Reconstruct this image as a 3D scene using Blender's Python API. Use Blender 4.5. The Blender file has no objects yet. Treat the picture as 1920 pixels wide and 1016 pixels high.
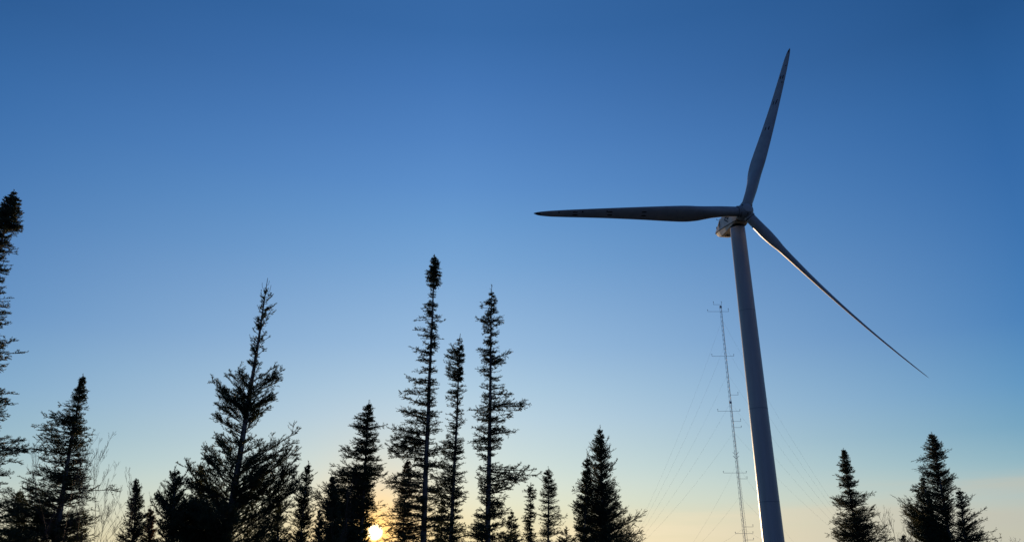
import bpy, bmesh, math, random
import numpy as np
from mathutils import Vector, Matrix

sc = bpy.context.scene
R = math.radians

# ------------------------------------------------------------------ camera
F_PX = 1420.0
PITCH = math.atan(F_PX / 3740)
CAM_Z = 1.6
cam = bpy.data.objects.new('camera', bpy.data.cameras.new('camera'))
sc.collection.objects.link(cam)
sc.camera = cam
cam.data.sensor_width = 36
cam.data.lens = 36 * F_PX / 1920
cam.data.clip_end = 20000
cam.location = (0, 0, CAM_Z)
cam.rotation_euler = (R(90) + PITCH, 0, 0)

# ------------------------------------------------------------------ exposure
sc.view_settings.view_transform = 'Standard'
sc.view_settings.look = 'None'
sc.view_settings.exposure = 0
sc.view_settings.gamma = 1

cP, sP = math.cos(PITCH), math.sin(PITCH)


def ray(px, py):
    X = (px - 960) / F_PX
    Y = (508 - py) / F_PX
    return Vector((X, cP - sP * Y, sP + cP * Y))


def at(px, py, d):
    r = ray(px, py)
    return Vector((0, 0, CAM_Z)) + r * (d / r.y)


def srgb(c):
    out = []
    for v in c:
        v /= 255.0
        out.append(v / 12.92 if v <= .04045 else ((v + .055) / 1.055) ** 2.4)
    return out


# ------------------------------------------------------------------ sun and sky
SUN_DIR = ray(703, 997).normalized()
SUN_EL = math.asin(SUN_DIR.z)
SUN_AZ = math.atan2(SUN_DIR.x, SUN_DIR.y)

sun_data = bpy.data.lights.new('sun', 'SUN')
sun_data.energy = 3.4
sun_data.angle = R(0.5)
sun_data.color = (1.0, 0.68, 0.40)
sun = bpy.data.objects.new('sun', sun_data)
sc.collection.objects.link(sun)
sun.rotation_euler = (-SUN_DIR).to_track_quat('-Z', 'Y').to_euler()

world = bpy.data.worlds.new('World')
sc.world = world
world.use_nodes = True
wt = world.node_tree
wt.nodes.clear()
WN, WL = wt.nodes, wt.links


def wm(op, a, b=None, c=None, clamp=False):
    n = WN.new('ShaderNodeMath')
    n.operation = op
    n.use_clamp = clamp
    for i, v in enumerate((a, b, c)):
        if v is None:
            continue
        if isinstance(v, (int, float)):
            n.inputs[i].default_value = v
        else:
            WL.new(v, n.inputs[i])
    return n.outputs[0]


def wdot(v, d):
    n = WN.new('ShaderNodeVectorMath')
    n.operation = 'DOT_PRODUCT'
    WL.new(v, n.inputs[0])
    n.inputs[1].default_value = d
    return n.outputs['Value']


def wmix(f, a, b):
    n = WN.new('ShaderNodeMix')
    n.data_type = 'RGBA'
    if isinstance(f, (int, float)):
        n.inputs[0].default_value = f
    else:
        WL.new(f, n.inputs[0])
    for s, v in ((6, a), (7, b)):
        if isinstance(v, (tuple, list)):
            n.inputs[s].default_value = (*v[:3], 1)
        else:
            WL.new(v, n.inputs[s])
    return n.outputs[2]


def smooth(v, lo, hi, olo=0.0, ohi=1.0):
    n = WN.new('ShaderNodeMapRange')
    n.interpolation_type = 'SMOOTHSTEP'
    WL.new(v, n.inputs[0])
    for i, x in enumerate((lo, hi, olo, ohi)):
        n.inputs[1 + i].default_value = x
    return n.outputs[0]


def lin(v, lo, hi, olo=0.0, ohi=1.0):
    n = WN.new('ShaderNodeMapRange')
    WL.new(v, n.inputs[0])
    for i, x in enumerate((lo, hi, olo, ohi)):
        n.inputs[1 + i].default_value = x
    return n.outputs[0]


tc = WN.new('ShaderNodeTexCoord')
nrm = WN.new('ShaderNodeVectorMath')
nrm.operation = 'NORMALIZE'
WL.new(tc.outputs['Generated'], nrm.inputs[0])
DIR = nrm.outputs[0]
sx = WN.new('ShaderNodeSeparateXYZ')
WL.new(DIR, sx.inputs[0])
elev = wm('MULTIPLY', wm('ARCSINE', sx.outputs[2]), 180 / math.pi)          # degrees
hl = wm('MAXIMUM', wm('SQRT', wm('SUBTRACT', 1.0, wm('MULTIPLY', sx.outputs[2], sx.outputs[2]))), 1e-4)
GLOW_AZ = SUN_AZ + R(5.0)          # the brightest air lies a little right of the sun
saz = (math.sin(GLOW_AZ), math.cos(GLOW_AZ), 0)
cosd = wm('DIVIDE', wdot(DIR, saz), hl)
az_off = wm('MULTIPLY', wm('ARCCOSINE', wm('MINIMUM', wm('MAXIMUM', cosd, -1.0), 1.0)), 180 / math.pi)
sang = wm('MULTIPLY', wm('ARCCOSINE', wm('MINIMUM', wdot(DIR, tuple(SUN_DIR)), 1.0)), 180 / math.pi)


def elev_of(px, py):
    r = ray(px, py).normalized()
    return math.degrees(math.asin(r.z))


RMAX = 60.0


def ramp(stops):
    n = WN.new('ShaderNodeValToRGB')
    WL.new(wm('DIVIDE', elev, RMAX, clamp=True), n.inputs[0])
    cr = n.color_ramp
    cr.interpolation = 'B_SPLINE' if False else 'LINEAR'
    stops = sorted(stops)
    cr.elements[0].position = max(0, stops[0][0] / RMAX)
    cr.elements[0].color = (*srgb(stops[0][1]), 1)
    cr.elements[1].position = stops[-1][0] / RMAX
    cr.elements[1].color = (*srgb(stops[-1][1]), 1)
    for e, c in stops[1:-1]:
        el = cr.elements.new(max(0, e / RMAX))
        el.color = (*srgb(c), 1)
    return n.outputs[0]


near = ramp([(elev_of(620, y), c) for y, c in (
    (1010, (236, 222, 176)), (975, (233, 225, 188)), (940, (227, 228, 202)), (905, (220, 227, 212)), (870, (210, 223, 217)), (840, (203, 219, 219)),
    (780, (189, 211, 223)), (720, (174, 202, 222)), (640, (153, 187, 219)), (560, (137, 175, 214)), (480, (119, 163, 209)), (400, (104, 152, 204)),
    (330, (92, 141, 199)), (240, (80, 129, 190)), (130, (67, 116, 178)), (30, (56, 105, 165)))]
    + [(60, (36, 78, 134))])
far = ramp([(elev_of(1890, y), c) for y, c in (
    (1025, (196, 190, 166)), (960, (182, 190, 182)), (920, (166, 187, 190)), (890, (150, 181, 190)), (860, (133, 173, 190)), (800, (108, 158, 188)),
    (720, (90, 145, 189)), (600, (71, 126, 182)), (450, (62, 115, 174)), (300, (52, 104, 165)), (150, (44, 95, 154)), (0, (36, 83, 138)))]
    + [(60, (24, 62, 112))])
back = ramp([(0, (66, 74, 100)), (5, (80, 90, 124)), (12, (78, 98, 142)), (25, (50, 80, 132)), (60, (28, 58, 108))])

f1 = wm('MINIMUM', wm('DIVIDE', az_off, 41.0), 1.0)
f1 = wm('POWER', f1, 1.28)
f2 = smooth(az_off, 50.0, 145.0)
sky = wmix(f2, wmix(f1, near, far), back)

# thin warm cloud bank low over the horizon, rising to the right
mp = WN.new('ShaderNodeMapping')
mp.inputs['Scale'].default_value = (2.2, 2.2, 26.0)
WL.new(DIR, mp.inputs[0])
nz = WN.new('ShaderNodeTexNoise')
nz.inputs['Scale'].default_value = 1.7
nz.inputs['Detail'].default_value = 5.0
nz.inputs['Roughness'].default_value = 0.5
WL.new(mp.outputs[0], nz.inputs['Vector'])
cn = nz.outputs[0]
side = wdot(DIR, (math.cos(SUN_AZ), -math.sin(SUN_AZ), 0))              # + to the right of the sun
top = wm('ADD', lin(side, 0.05, 0.68, 1.3, 4.3), wm('MULTIPLY', wm('SUBTRACT', cn, 0.5), 5.5))
bank = smooth(wm('SUBTRACT', top, elev), -1.7, 1.7)
bank = wm('MULTIPLY', bank, smooth(side, 0.12, 0.32))
bank = wm('MULTIPLY', bank, smooth(elev, -4.0, 1.0, 0.6, 1.0))
bank = wm('MULTIPLY', bank, smooth(az_off, 60.0, 110.0, 1.0, 0.2))
ccol = wmix(smooth(side, 0.2, 0.7), srgb((255, 234, 196)), srgb((192, 190, 176)))
bank = wm('MULTIPLY', bank, lin(cn, 0.35, 0.65, 0.45, 0.9))
sky = wmix(bank, sky, ccol)
aur = wm('MULTIPLY', wm('EXPONENT', wm('MULTIPLY', wm('POWER', wm('DIVIDE', sang, 2.8), 1.15), -1.0)), 0.95)
sky = wmix(aur, sky, (1.15, 0.62, 0.17))

# the sun disc and the bright air around it
addv = WN.new('ShaderNodeMix')
addv.data_type = 'RGBA'
addv.blend_type = 'ADD'
addv.inputs[0].default_value = 1.0
WL.new(sky, addv.inputs[6])
halo = wm('MULTIPLY', wm('EXPONENT', wm('MULTIPLY', sang, -1.3)), 1.2)
core = wm('MULTIPLY', smooth(sang, 0.1, 0.62, 1.0, 0.0), 9.0)
comb = WN.new('ShaderNodeCombineColor')
WL.new(wm('ADD', halo, core), comb.inputs[0])
WL.new(wm('ADD', wm('MULTIPLY', halo, 0.55), wm('MULTIPLY', core, 0.88)), comb.inputs[1])
WL.new(wm('ADD', wm('MULTIPLY', halo, 0.08), wm('MULTIPLY', core, 0.62)), comb.inputs[2])
WL.new(comb.outputs[0], addv.inputs[7])

bg1 = WN.new('ShaderNodeBackground')
tint = WN.new('ShaderNodeMix')
tint.data_type = 'RGBA'
tint.blend_type = 'MULTIPLY'
tint.inputs[0].default_value = 1.0
tint.inputs[7].default_value = (0.985, 1.005, 1.012, 1)
WL.new(addv.outputs[2], tint.inputs[6])
WL.new(tint.outputs[2], bg1.inputs[0])
bg1.inputs[1].default_value = 1.01
nish = WN.new('ShaderNodeTexSky')
nish.sky_type = 'NISHITA'
nish.sun_disc = False
nish.sun_elevation = SUN_EL
nish.sun_rotation = SUN_AZ
nish.ozone_density = 3.0
nish.dust_density = 0.6
bg2 = WN.new('ShaderNodeBackground')
WL.new(nish.outputs[0], bg2.inputs[0])
bg2.inputs[1].default_value = 0.006
ash = WN.new('ShaderNodeAddShader')
WL.new(bg1.outputs[0], ash.inputs[0])
WL.new(bg2.outputs[0], ash.inputs[1])
wo = WN.new('ShaderNodeOutputWorld')
WL.new(ash.outputs[0], wo.inputs[0])

# ------------------------------------------------------------------ materials


def mat(name, base, rough=0.6, spec=0.4, noise=0.0, nscale=3.0, stretch=(1, 1, 1), bump=0.0, base2=None, translucent=0.0, tcol=None):
    m = bpy.data.materials.new(name)
    m.use_nodes = True
    nt = m.node_tree
    b = nt.nodes['Principled BSDF']
    b.inputs['Base Color'].default_value = (*base, 1)
    b.inputs['Roughness'].default_value = rough
    b.inputs['Specular IOR Level'].default_value = spec
    if base2 is not None or bump:
        t = nt.nodes.new('ShaderNodeTexCoord')
        mpn = nt.nodes.new('ShaderNodeMapping')
        mpn.inputs['Scale'].default_value = stretch
        nt.links.new(t.outputs['Object'], mpn.inputs[0])
        n = nt.nodes.new('ShaderNodeTexNoise')
        n.inputs['Scale'].default_value = nscale
        n.inputs['Detail'].default_value = 6
        n.inputs['Roughness'].default_value = 0.6
        nt.links.new(mpn.outputs[0], n.inputs['Vector'])
        if base2 is not None:
            mx = nt.nodes.new('ShaderNodeMix')
            mx.data_type = 'RGBA'
            mr = nt.nodes.new('ShaderNodeMapRange')
            mr.inputs[1].default_value = 0.5 - noise
            mr.inputs[2].default_value = 0.5 + noise
            nt.links.new(n.outputs[0], mr.inputs[0])
            nt.links.new(mr.outputs[0], mx.inputs[0])
            mx.inputs[6].default_value = (*base, 1)
            mx.inputs[7].default_value = (*base2, 1)
            nt.links.new(mx.outputs[2], b.inputs['Base Color'])
        if bump:
            bp = nt.nodes.new('ShaderNodeBump')
            bp.inputs['Strength'].default_value = bump
            bp.inputs['Distance'].default_value = 0.02
            nt.links.new(n.outputs[0], bp.inputs['Height'])
            nt.links.new(bp.outputs[0], b.inputs['Normal'])
    if translucent:
        tr = nt.nodes.new('ShaderNodeBsdfTranslucent')
        tr.inputs[0].default_value = (*tcol, 1)
        ms = nt.nodes.new('ShaderNodeMixShader')
        ms.inputs[0].default_value = translucent
        nt.links.new(b.outputs[0], ms.inputs[1])
        nt.links.new(tr.outputs[0], ms.inputs[2])
        nt.links.new(ms.outputs[0], nt.nodes['Material Output'].inputs[0])
    return m


M_needle = mat('spruce_needles', (.030, .048, .022), .55, .3, .12, 1.3, base2=(.062, .078, .036), translucent=.22, tcol=(.10, .11, .03))
M_rusty = mat('rusty_needles', (.075, .040, .018), .6, .2, .15, 2.0, base2=(.05, .055, .028), translucent=.25, tcol=(.25, .12, .03))
M_bark = mat('grey_bark', (.13, .115, .105), .9, .1, .2, 9.0, (1, 1, .25), .8, base2=(.24, .22, .205))
M_twig = mat('twig_bark', (.07, .055, .045), .85, .1)
M_red = mat('reddish_bark', (.11, .06, .04), .7, .2, .2, 5.0, base2=(.07, .045, .035))
M_paint = mat('turbine_paint', (.49, .48, .46), .42, .45, .18, .5, (1, 1, .06), base2=(.38, .37, .355))
M_blade = mat('blade_gelcoat', (.41, .405, .39), .42, .45, .18, .45, base2=(.31, .31, .30))
M_joint = mat('flange_sealant', (.22, .22, .215), .6, .3)
M_nac = mat('nacelle_shell', (.60, .55, .47), .5, .4, .25, .6, (1, 1, .3), base2=(.46, .42, .36))
M_black = mat('black_rubber', (.012, .012, .013), .6, .3)
M_mark = mat('dark_marking', (.02, .012, .012), .7, .2)
M_steel = mat('hazed_steel', (.42, .45, .48), .5, .4)  # mast steel lightened to blue-grey, distance haze put into its colour
M_ground = mat('moor_ground', (.030, .032, .018), .95, .1, .2, .35, bump=.5, base2=(.065, .055, .035))

# ------------------------------------------------------------------ helpers


def link_mesh(name, verts, faces, mats, parent=None, midx=None, smooth_=False):
    me = bpy.data.meshes.new(name)
    me.from_pydata([tuple(v) for v in verts], [], faces)
    for m in (mats if isinstance(mats, (list, tuple)) else [mats]):
        me.materials.append(m)
    if midx is not None:
        me.polygons.foreach_set('material_index', midx)
    if smooth_:
        me.polygons.foreach_set('use_smooth', [True] * len(me.polygons))
    me.update()
    o = bpy.data.objects.new(name, me)
    sc.collection.objects.link(o)
    if parent:
        o.parent = parent
    return o


def fast_mesh(name, V, loops, counts, mats, midx, parent=None):
    """numpy mesh: V (n,3), loops flat vertex ids, counts verts per face"""
    me = bpy.data.meshes.new(name)
    me.vertices.add(len(V))
    me.vertices.foreach_set('co', np.asarray(V, np.float32).ravel())
    me.loops.add(len(loops))
    me.loops.foreach_set('vertex_index', np.asarray(loops, np.int32))
    me.polygons.add(len(counts))
    counts = np.asarray(counts, np.int32)
    st = np.zeros(len(counts), np.int32)
    st[1:] = np.cumsum(counts)[:-1]
    me.polygons.foreach_set('loop_start', st)
    me.polygons.foreach_set('material_index', np.asarray(midx, np.int32))
    for m in mats:
        me.materials.append(m)
    me.update(calc_edges=True)
    o = bpy.data.objects.new(name, me)
    sc.collection.objects.link(o)
    if parent:
        o.parent = parent
    return o


def empty(name, loc, label=None, cat=None, group=None):
    o = bpy.data.objects.new(name, None)
    sc.collection.objects.link(o)
    o.location = loc
    o.empty_display_size = .5
    if label:
        o['label'] = label
        o['category'] = cat
    if group:
        o['group'] = group
    return o


class MB:
    """collects tubes, boxes and lathes into one mesh"""

    def __init__(s):
        s.v = []
        s.f = []

    def ring(s, c, x, y, r, n):
        b = len(s.v)
        for i in range(n):
            a = 2 * math.pi * i / n
            s.v.append(c + x * (math.cos(a) * r) + y * (math.sin(a) * r))
        return b

    def tube(s, pts, rads, n=8, cap=True):
        pts = [Vector(p) for p in pts]
        prev = None
        ref = None
        for i, p in enumerate(pts):
            d = (pts[min(i + 1, len(pts) - 1)] - pts[max(i - 1, 0)])
            if d.length < 1e-9:
                d = Vector((0, 0, 1))
            d.normalize()
            if ref is None:
                ref = d.orthogonal().normalized()
            x = (ref - d * ref.dot(d)).normalized()
            ref = x
            y = d.cross(x)
            b = s.ring(p, x, y, rads[i] if isinstance(rads, (list, tuple)) else rads, n)
            if prev is not None:
                for k in range(n):
                    s.f.append((prev + k, prev + (k + 1) % n, b + (k + 1) % n, b + k))
            elif cap:
                s.f.append(tuple(b + k for k in reversed(range(n))))
            prev = b
        if cap:
            s.f.append(tuple(prev + k for k in range(n)))

    def box(s, c, ax, ay, az):
        """centre and three half-extent vectors"""
        b = len(s.v)
        for i in (-1, 1):
            for j in (-1, 1):
                for k in (-1, 1):
                    s.v.append(c + ax * i + ay * j + az * k)
        for q in ((0, 1, 3, 2), (4, 6, 7, 5), (0, 4, 5, 1), (2, 3, 7, 6), (0, 2, 6, 4), (1, 5, 7, 3)):
            s.f.append(tuple(b + i for i in q))

    def build(s, name, m, parent=None, smooth_=False, origin=None):
        o = origin or Vector((0, 0, 0))
        return link_mesh(name, [Vector(v) - o for v in s.v], s.f, m, parent, smooth_=smooth_)


# ------------------------------------------------------------------ ground
gn = 60
gv, gf = [], []
ext = [(-1 if i < 0 else 1) * (abs(i) / 30) ** 2.2 * 6000 for i in range(-30, 31)]
for j in ext:
    for i in ext:
        r = math.hypot(i, j)
        gv.append((i, j, -0.02 + 0.06 * math.sin(i * .31) * math.cos(j * .27) * (1 if r < 60 else .0)))
w = len(ext)
for j in range(w - 1):
    for i in range(w - 1):
        gf.append((j * w + i, j * w + i + 1, (j + 1) * w + i + 1, (j + 1) * w + i))
g = link_mesh('ground', gv, gf, M_ground, smooth_=True)
g['kind'] = 'structure'

# ------------------------------------------------------------------ wind turbine
HUB = Vector((56.24, 166.15, 78.4 + CAM_Z))
YAW, TILT, PH0, RB, TIPOFF = R(10.97), R(6.11), R(68.90), 54.15, 4.84
AX = Vector((math.sin(YAW) * math.cos(TILT), -math.cos(YAW) * math.cos(TILT), math.sin(TILT)))   # points upwind
E1 = Vector((math.cos(YAW), math.sin(YAW), 0))
E2 = E1.cross(AX)
if E2.z < 0:
    E2 = -E2
OVER = 4.3
tw_c = HUB - AX * OVER
TX, TY = tw_c.x, tw_c.y
T_TOP = HUB.z - 2.62
turb = empty('wind_turbine', (TX, TY, 0), 'tall pale grey three bladed wind turbine with a tapered tubular tower', 'wind turbine')
T0 = Vector((TX, TY, 0))
# tower
mb = MB()
zs = [0, 14.5, 14.5, 30, 47, 47, 62, T_TOP]
rb_, rt_ = 2.27, 1.78


def trad(z):
    return rb_ + (rt_ - rb_) * (z / T_TOP) ** 1.05


mb.tube([(TX, TY, T_TOP * i / 24) for i in range(25)], [trad(T_TOP * i / 24) for i in range(25)], 64)
tower = mb.build('tower', M_paint, turb, True, T0)
for z in (13.0, 33.0, 56.0):
    mb = MB()
    mb.tube([(TX, TY, z), (TX, TY, z + .10)], [trad(z) + .012, trad(z) + .012], 64)
    mb.build('flange_seam', M_joint, tower, True, T0)
mb = MB()
mb.tube([(TX, TY, -.2), (TX, TY, .25)], [3.4, 3.3], 48)
mb.build('foundation', mat('concrete', (.32, .31, .29), .9, .2), turb, False, T0)
mb = MB()
mb.tube([(TX, TY, T_TOP + .0), (TX, TY, T_TOP + .55)], [1.62, 1.75], 48)
mb.build('shaded_yaw_bearing', M_black, turb, True, T0)  # bearing coloured black to stand in for the gap shadow under the nacelle


AXN = Vector((math.sin(YAW), -math.cos(YAW), 0))
ZU = Vector((0, 0, 1))


def N(x, y, z):
    """nacelle frame: x along the machine axis (forward), y across, z up"""
    return HUB + AXN * x + E1 * y + ZU * z


# nacelle: loft of sections (x, half width top, z top, half width roof edge, z edge, hw seam, z seam)
def loft(sections, name, m, parent, smooth_=False):
    v, f = [], []
    for s in sections:
        v += [N(*p) - T0 for p in s]
    n = len(sections[0])
    for i in range(len(sections) - 1):
        for k in range(n):
            f.append((i * n + k, i * n + (k + 1) % n, (i + 1) * n + (k + 1) % n, (i + 1) * n + k))
    f.append(tuple(reversed(range(n))))
    f.append(tuple((len(sections) - 1) * n + k for k in range(n)))
    o = link_mesh(name, v, f, m, parent, smooth_=smooth_)
    bm = bmesh.new()
    bm.from_mesh(o.data)
    bmesh.ops.recalc_face_normals(bm, faces=bm.faces)
    bm.to_mesh(o.data)
    bm.free()
    return o


def upper(x, wt, zt, we, ze, ws, zs_):
    return [(x, -ws, zs_), (x, -we, ze), (x, -wt, zt), (x, wt, zt), (x, we, ze), (x, ws, zs_)]


def lower(x, ws, zs_, wb, zb):
    return [(x, -ws, zs_), (x, -wb, zb), (x, wb, zb), (x, ws, zs_)]


nac = loft([upper(-1.75, 1.15, 1.7, 1.5, 1.2, 1.55, -1.55), upper(-2.9, 1.5, 2.2, 1.85, 1.6, 1.92, -1.60),
            upper(-7.0, 1.55, 2.5, 1.90, 1.8, 1.96, -1.05), upper(-10.2, 1.45, 2.35, 1.78, 1.6, 1.86, -.62),
            upper(-11.4, 1.3, 1.3, 1.62, .8, 1.74, -.46), upper(-12.8, 1.2, .25, 1.5, .05, 1.62, -.36)], 'nacelle', M_nac, turb)
low = loft([lower(-1.75, 1.45, -1.74, 1.3, -1.85), lower(-3.0, 1.88, -1.80, 1.82, -2.0), lower(-7.0, 1.92, -1.25, 1.62, -2.28),
            lower(-10.4, 1.80, -.80, 1.36, -2.12), lower(-11.6, 1.66, -.62, 1.22, -1.85), lower(-12.7, 1.56, -.56, 1.1, -1.15)], 'lower_housing', M_nac, nac)
loft([lower(-1.7, 1.60, -1.56, 1.56, -1.76), lower(-2.95, 1.97, -1.60, 1.95, -1.80), lower(-7.0, 2.01, -1.05, 1.99, -1.27), lower(-10.3, 1.90, -.61, 1.87, -.82),
      lower(-12.84, 1.66, -.36, 1.60, -.56)], 'seam_band', M_black, nac)
loft([lower(-10.3, .55, -2.08, .55, -2.16), lower(-8.8, .55, -2.16, .55, -2.24)], 'service_hatch', M_mark, nac)
for i in range(3):      # cooling slots near the tail
    x = -9.5 - .5 * i
    mb = MB()
    mb.box(N(x, -1.87 + .07 * i, .75 - .1 * i) - T0, AXN * .08, E1 * .05, ZU * (.75 - .12 * i))
    mb.build('cooling_slot', M_black, nac)
# weather mast on the tail of the nacelle
mb = MB()
for (x, y, h) in ((-10.9, -1.0, 1.1), (-11.0, .3, 1.3)):
    b = N(x, y, 1.4)
    mb.tube([b - T0, b + ZU * h - T0], .06, 6)
    mb.tube([b + ZU * h - E1 * .8 - T0, b + ZU * h + E1 * .8 - T0], .055, 6)
    for s_ in (-.8, 0, .8):
        p = b + ZU * h + E1 * s_
        mb.tube([p - T0, p + ZU * .35 - T0], .07, 6)
mb.build('weather_mast', M_black, nac)
mb = MB()
b = N(-12.3, -1.2, .2)
mb.tube([b - T0, b + ZU * .45 - T0, b + ZU * .5 - T0, b + ZU * 1.0 - T0], [.14, .14, .26, .24], 10)
mb.tube([b - AX * .35 - T0, b + AX * .6 - T0], .07, 6)
mb.build('beacon', M_black, nac)


# emblem on the side: chevron bracket round two slanted bars
def emblem():
    def q(u, w_):      # u forward, w up, on the left side panel
        return N(-5.6 + u * 1.15, -1.955 + .03 * w_, .45 + w_ * 1.15) - T0
    polys = [[(-1.15, .15), (-.95, .35), (.65, -.85), (.45, -1.0)],
             [(-1.15, .15), (-.95, .35), (.05, .95), (.05, .62)],
             [(-.55, .28), (-.25, .52), (.75, .62), (.55, .30), (.0, .22)],
             [(.02, -.15), (.42, .10), (.95, .12), (.62, -.38)]]
    v, f = [], []
    for p in polys:
        b_ = len(v)
        v.extend(q(*c) - E1 * .012 for c in p)
        v.extend(q(*c) + E1 * .03 for c in p)
        n = len(p)
        f.append(tuple(b_ + i for i in range(n)))
        f.append(tuple(b_ + n + i for i in reversed(range(n))))
        for i in range(n):
            f.append((b_ + i, b_ + (i + 1) % n, b_ + n + (i + 1) % n, b_ + n + i))
    link_mesh('emblem', v, f, M_black, nac)


emblem()

# hub / spinner, a lathe about the rotor axis
mb = MB()
prof = [(-1.7, 1.35), (-1.68, 1.75), (-1.2, 1.88), (-.2, 1.95), (.6, 1.9), (1.15, 1.74), (1.55, 1.5), (1.68, 1.36), (1.70, 1.30), (1.66, 1.26), (1.66, .02)]
mb.tube([HUB + AX * a - T0 for a, _ in prof], [r for _, r in prof], 48)
hub = mb.build('hub', M_blade, turb, True)
mb = MB()
mb.tube([HUB + AX * a - T0 for a in (1.6, 1.78, 1.84, 1.95, 2.0)], [1.2, 1.2, 1.12, .7, .02], 40)
mb.build('nose_cap', M_paint, hub, True)
for a in (35, 150, 262):
    p = HUB + AX * 1.62 + (E1 * math.cos(R(a)) + E2 * math.sin(R(a))) * 1.5
    mb = MB()
    mb.tube([p - AX * .15 - T0, p + AX * .18 - T0], [.15, .13], 10)
    mb.build('lifting_lug', M_black, hub)

# blades
ctab = [(0.0, 2.45), (.035, 2.45), (.08, 2.55), (.14, 2.95), (.20, 3.65), (.25, 4.0), (.29, 4.02), (.36, 3.75), (.45, 3.3), (.55, 2.85), (.65, 2.42), (.75, 2.05),
        (.85, 1.70), (.92, 1.38), (.96, 1.05), (.985, .68), (1.0, .12)]
ttab = [(0.0, 1.0), (.035, 1.0), (.09, .9), (.14, .70), (.20, .46), (.26, .36), (.36, .29), (.5, .24), (.75, .19), (1.0, .16)]
PITCH_B = R(47)
R0 = 1.55


def interp(tab, s):
    return float(np.interp(s, [a for a, _ in tab], [b for _, b in tab]))


def blade_section(s, n=36):
    """returns list of (chordwise to trailing edge, normal) points in metres"""
    c = interp(ctab, s)
    tk = interp(ttab, s)
    mixr = min(1, max(0, (s - .05) / .17))
    mixr = mixr * mixr * (3 - 2 * mixr)
    out = []
    for i in range(n):
        a = 2 * math.pi * i / n
        xc = .5 * (1 - math.cos(a))               # 0 = leading edge
        sg = 1 if a < math.pi else -1
        y = tk * 5 * c * (.2969 * math.sqrt(max(xc, 0)) - .126 * xc - .3516 * xc ** 2 + .2843 * xc ** 3 - .1030 * xc ** 4) * sg
        y += .025 * c * math.sin(math.pi * xc)
        axp = (xc - .33) * c
        cx = -math.cos(a) * c * .5
        cy = math.sin(a) * c * .5
        out.append((cx + (axp - cx) * mixr, cy + (y - cy) * mixr))
    return out


def blade_pt(phi, s, u, v):
    span = E1 * math.cos(phi) + E2 * math.sin(phi)
    trail = -E1 * math.sin(phi) + E2 * math.cos(phi)
    beta = PITCH_B + R(8) * (1 - min(1, s / .8)) ** 1.6 - R(1) * s
    tdir = trail * math.cos(beta) - AX * math.sin(beta)
    ndir = trail * math.sin(beta) + AX * math.cos(beta)
    r = R0 + (RB - R0) * s
    pre = 3.9 * s ** 2.1
    bend = AX * (math.cos(PITCH_B) * pre + (TIPOFF - 3.9 * math.cos(PITCH_B)) * s) + trail * (math.sin(PITCH_B) * pre)
    return HUB + span * r + bend + tdir * u + ndir * v


for bi in range(3):
    phi = PH0 - 3.9 * math.sin(PITCH_B) / RB + bi * 2 * math.pi / 3
    ss = [0, .02, .04, .06, .08, .10, .12, .14, .16, .18, .20, .22, .24, .26, .28, .30, .34, .38, .42, .46, .5, .55, .6, .65, .7, .75, .8, .85, .89, .92, .945, .965, .98, .99, .996, 1.0]
    v, f = [], []
    n = 36
    for s in ss:
        v += [blade_pt(phi, s, a, b) - T0 for a, b in blade_section(s, n)]
    for i in range(len(ss) - 1):
        for k in range(n):
            f.append((i * n + k, i * n + (k + 1) % n, (i + 1) * n + (k + 1) % n, (i + 1) * n + k))
    f.append(tuple(range(n)))
    f.append(tuple((len(ss) - 1) * n + k for k in range(n)))
    bl = link_mesh('blade', v, f, M_blade, turb, smooth_=True)
    bm = bmesh.new()
    bm.from_mesh(bl.data)
    bmesh.ops.recalc_face_normals(bm, faces=bm.faces)
    bm.to_mesh(bl.data)
    bm.free()
    # root collar
    span = E1 * math.cos(phi) + E2 * math.sin(phi)
    mb = MB()
    c0 = HUB - T0
    mb.tube([c0 + span * .9, c0 + span * 1.62, c0 + span * 1.64, c0 + span * 1.95, c0 + span * 1.97], [1.34, 1.34, 1.42, 1.42, 1.30], 40)
    mb.build('root_collar', M_blade, bl, True)
    mb = MB()
    mb.tube([c0 + span * 1.96, c0 + span * 2.05], [1.29, 1.27], 40)
    mb.build('root_seal', M_black, bl, True)

    # markings on the upwind face
    def surf(s, fx, lift=.012):
        sec = blade_section(s, 72)
        half = [p for p in sec[:37]] if True else None
        xs = [p[0] for p in half]
        x = xs[0] + (xs[-1] - xs[0]) * fx
        y = float(np.interp(x, xs, [p[1] for p in half]))
        return blade_pt(phi, s, x, y + lift) - T0

    def patch(s0, s1, fx, w_m, lab='marking'):
        v_, f_ = [], []
        K = 5
        for k in range(K):
            s = s0 + (s1 - s0) * k / (K - 1)
            c = max(interp(ctab, s), .3)
            taper = 1 if 0 < k < K - 1 else .55
            dw = w_m / c / 2 * taper
            v_ += [surf(s, fx - dw), surf(s, fx + dw), surf(s, fx + dw, -.03), surf(s, fx - dw, -.03)]
        for k in range(K - 1):
            for q in range(4):
                f_.append((4 * k + q, 4 * k + (q + 1) % 4, 4 * k + 4 + (q + 1) % 4, 4 * k + 4 + q))
        f_.append((0, 1, 2, 3))
        f_.append((4 * K - 1, 4 * K - 2, 4 * K - 3, 4 * K - 4))
        link_mesh(lab, v_, f_, M_mark, bl)
    for s_, sp in ((.48, .95), (.645, .75), (.81, .62)):
        c = interp(ctab, s_)
        for sg in (-.5, .5):
            patch(s_ - .012, s_ + .012, .50 + sg * sp / c, .27)
    for s_ in (.66, .775, .885):
        patch(s_ - .003, s_ + .003, .28, .35)
    patch(.968, .992, .5, .30)

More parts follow.
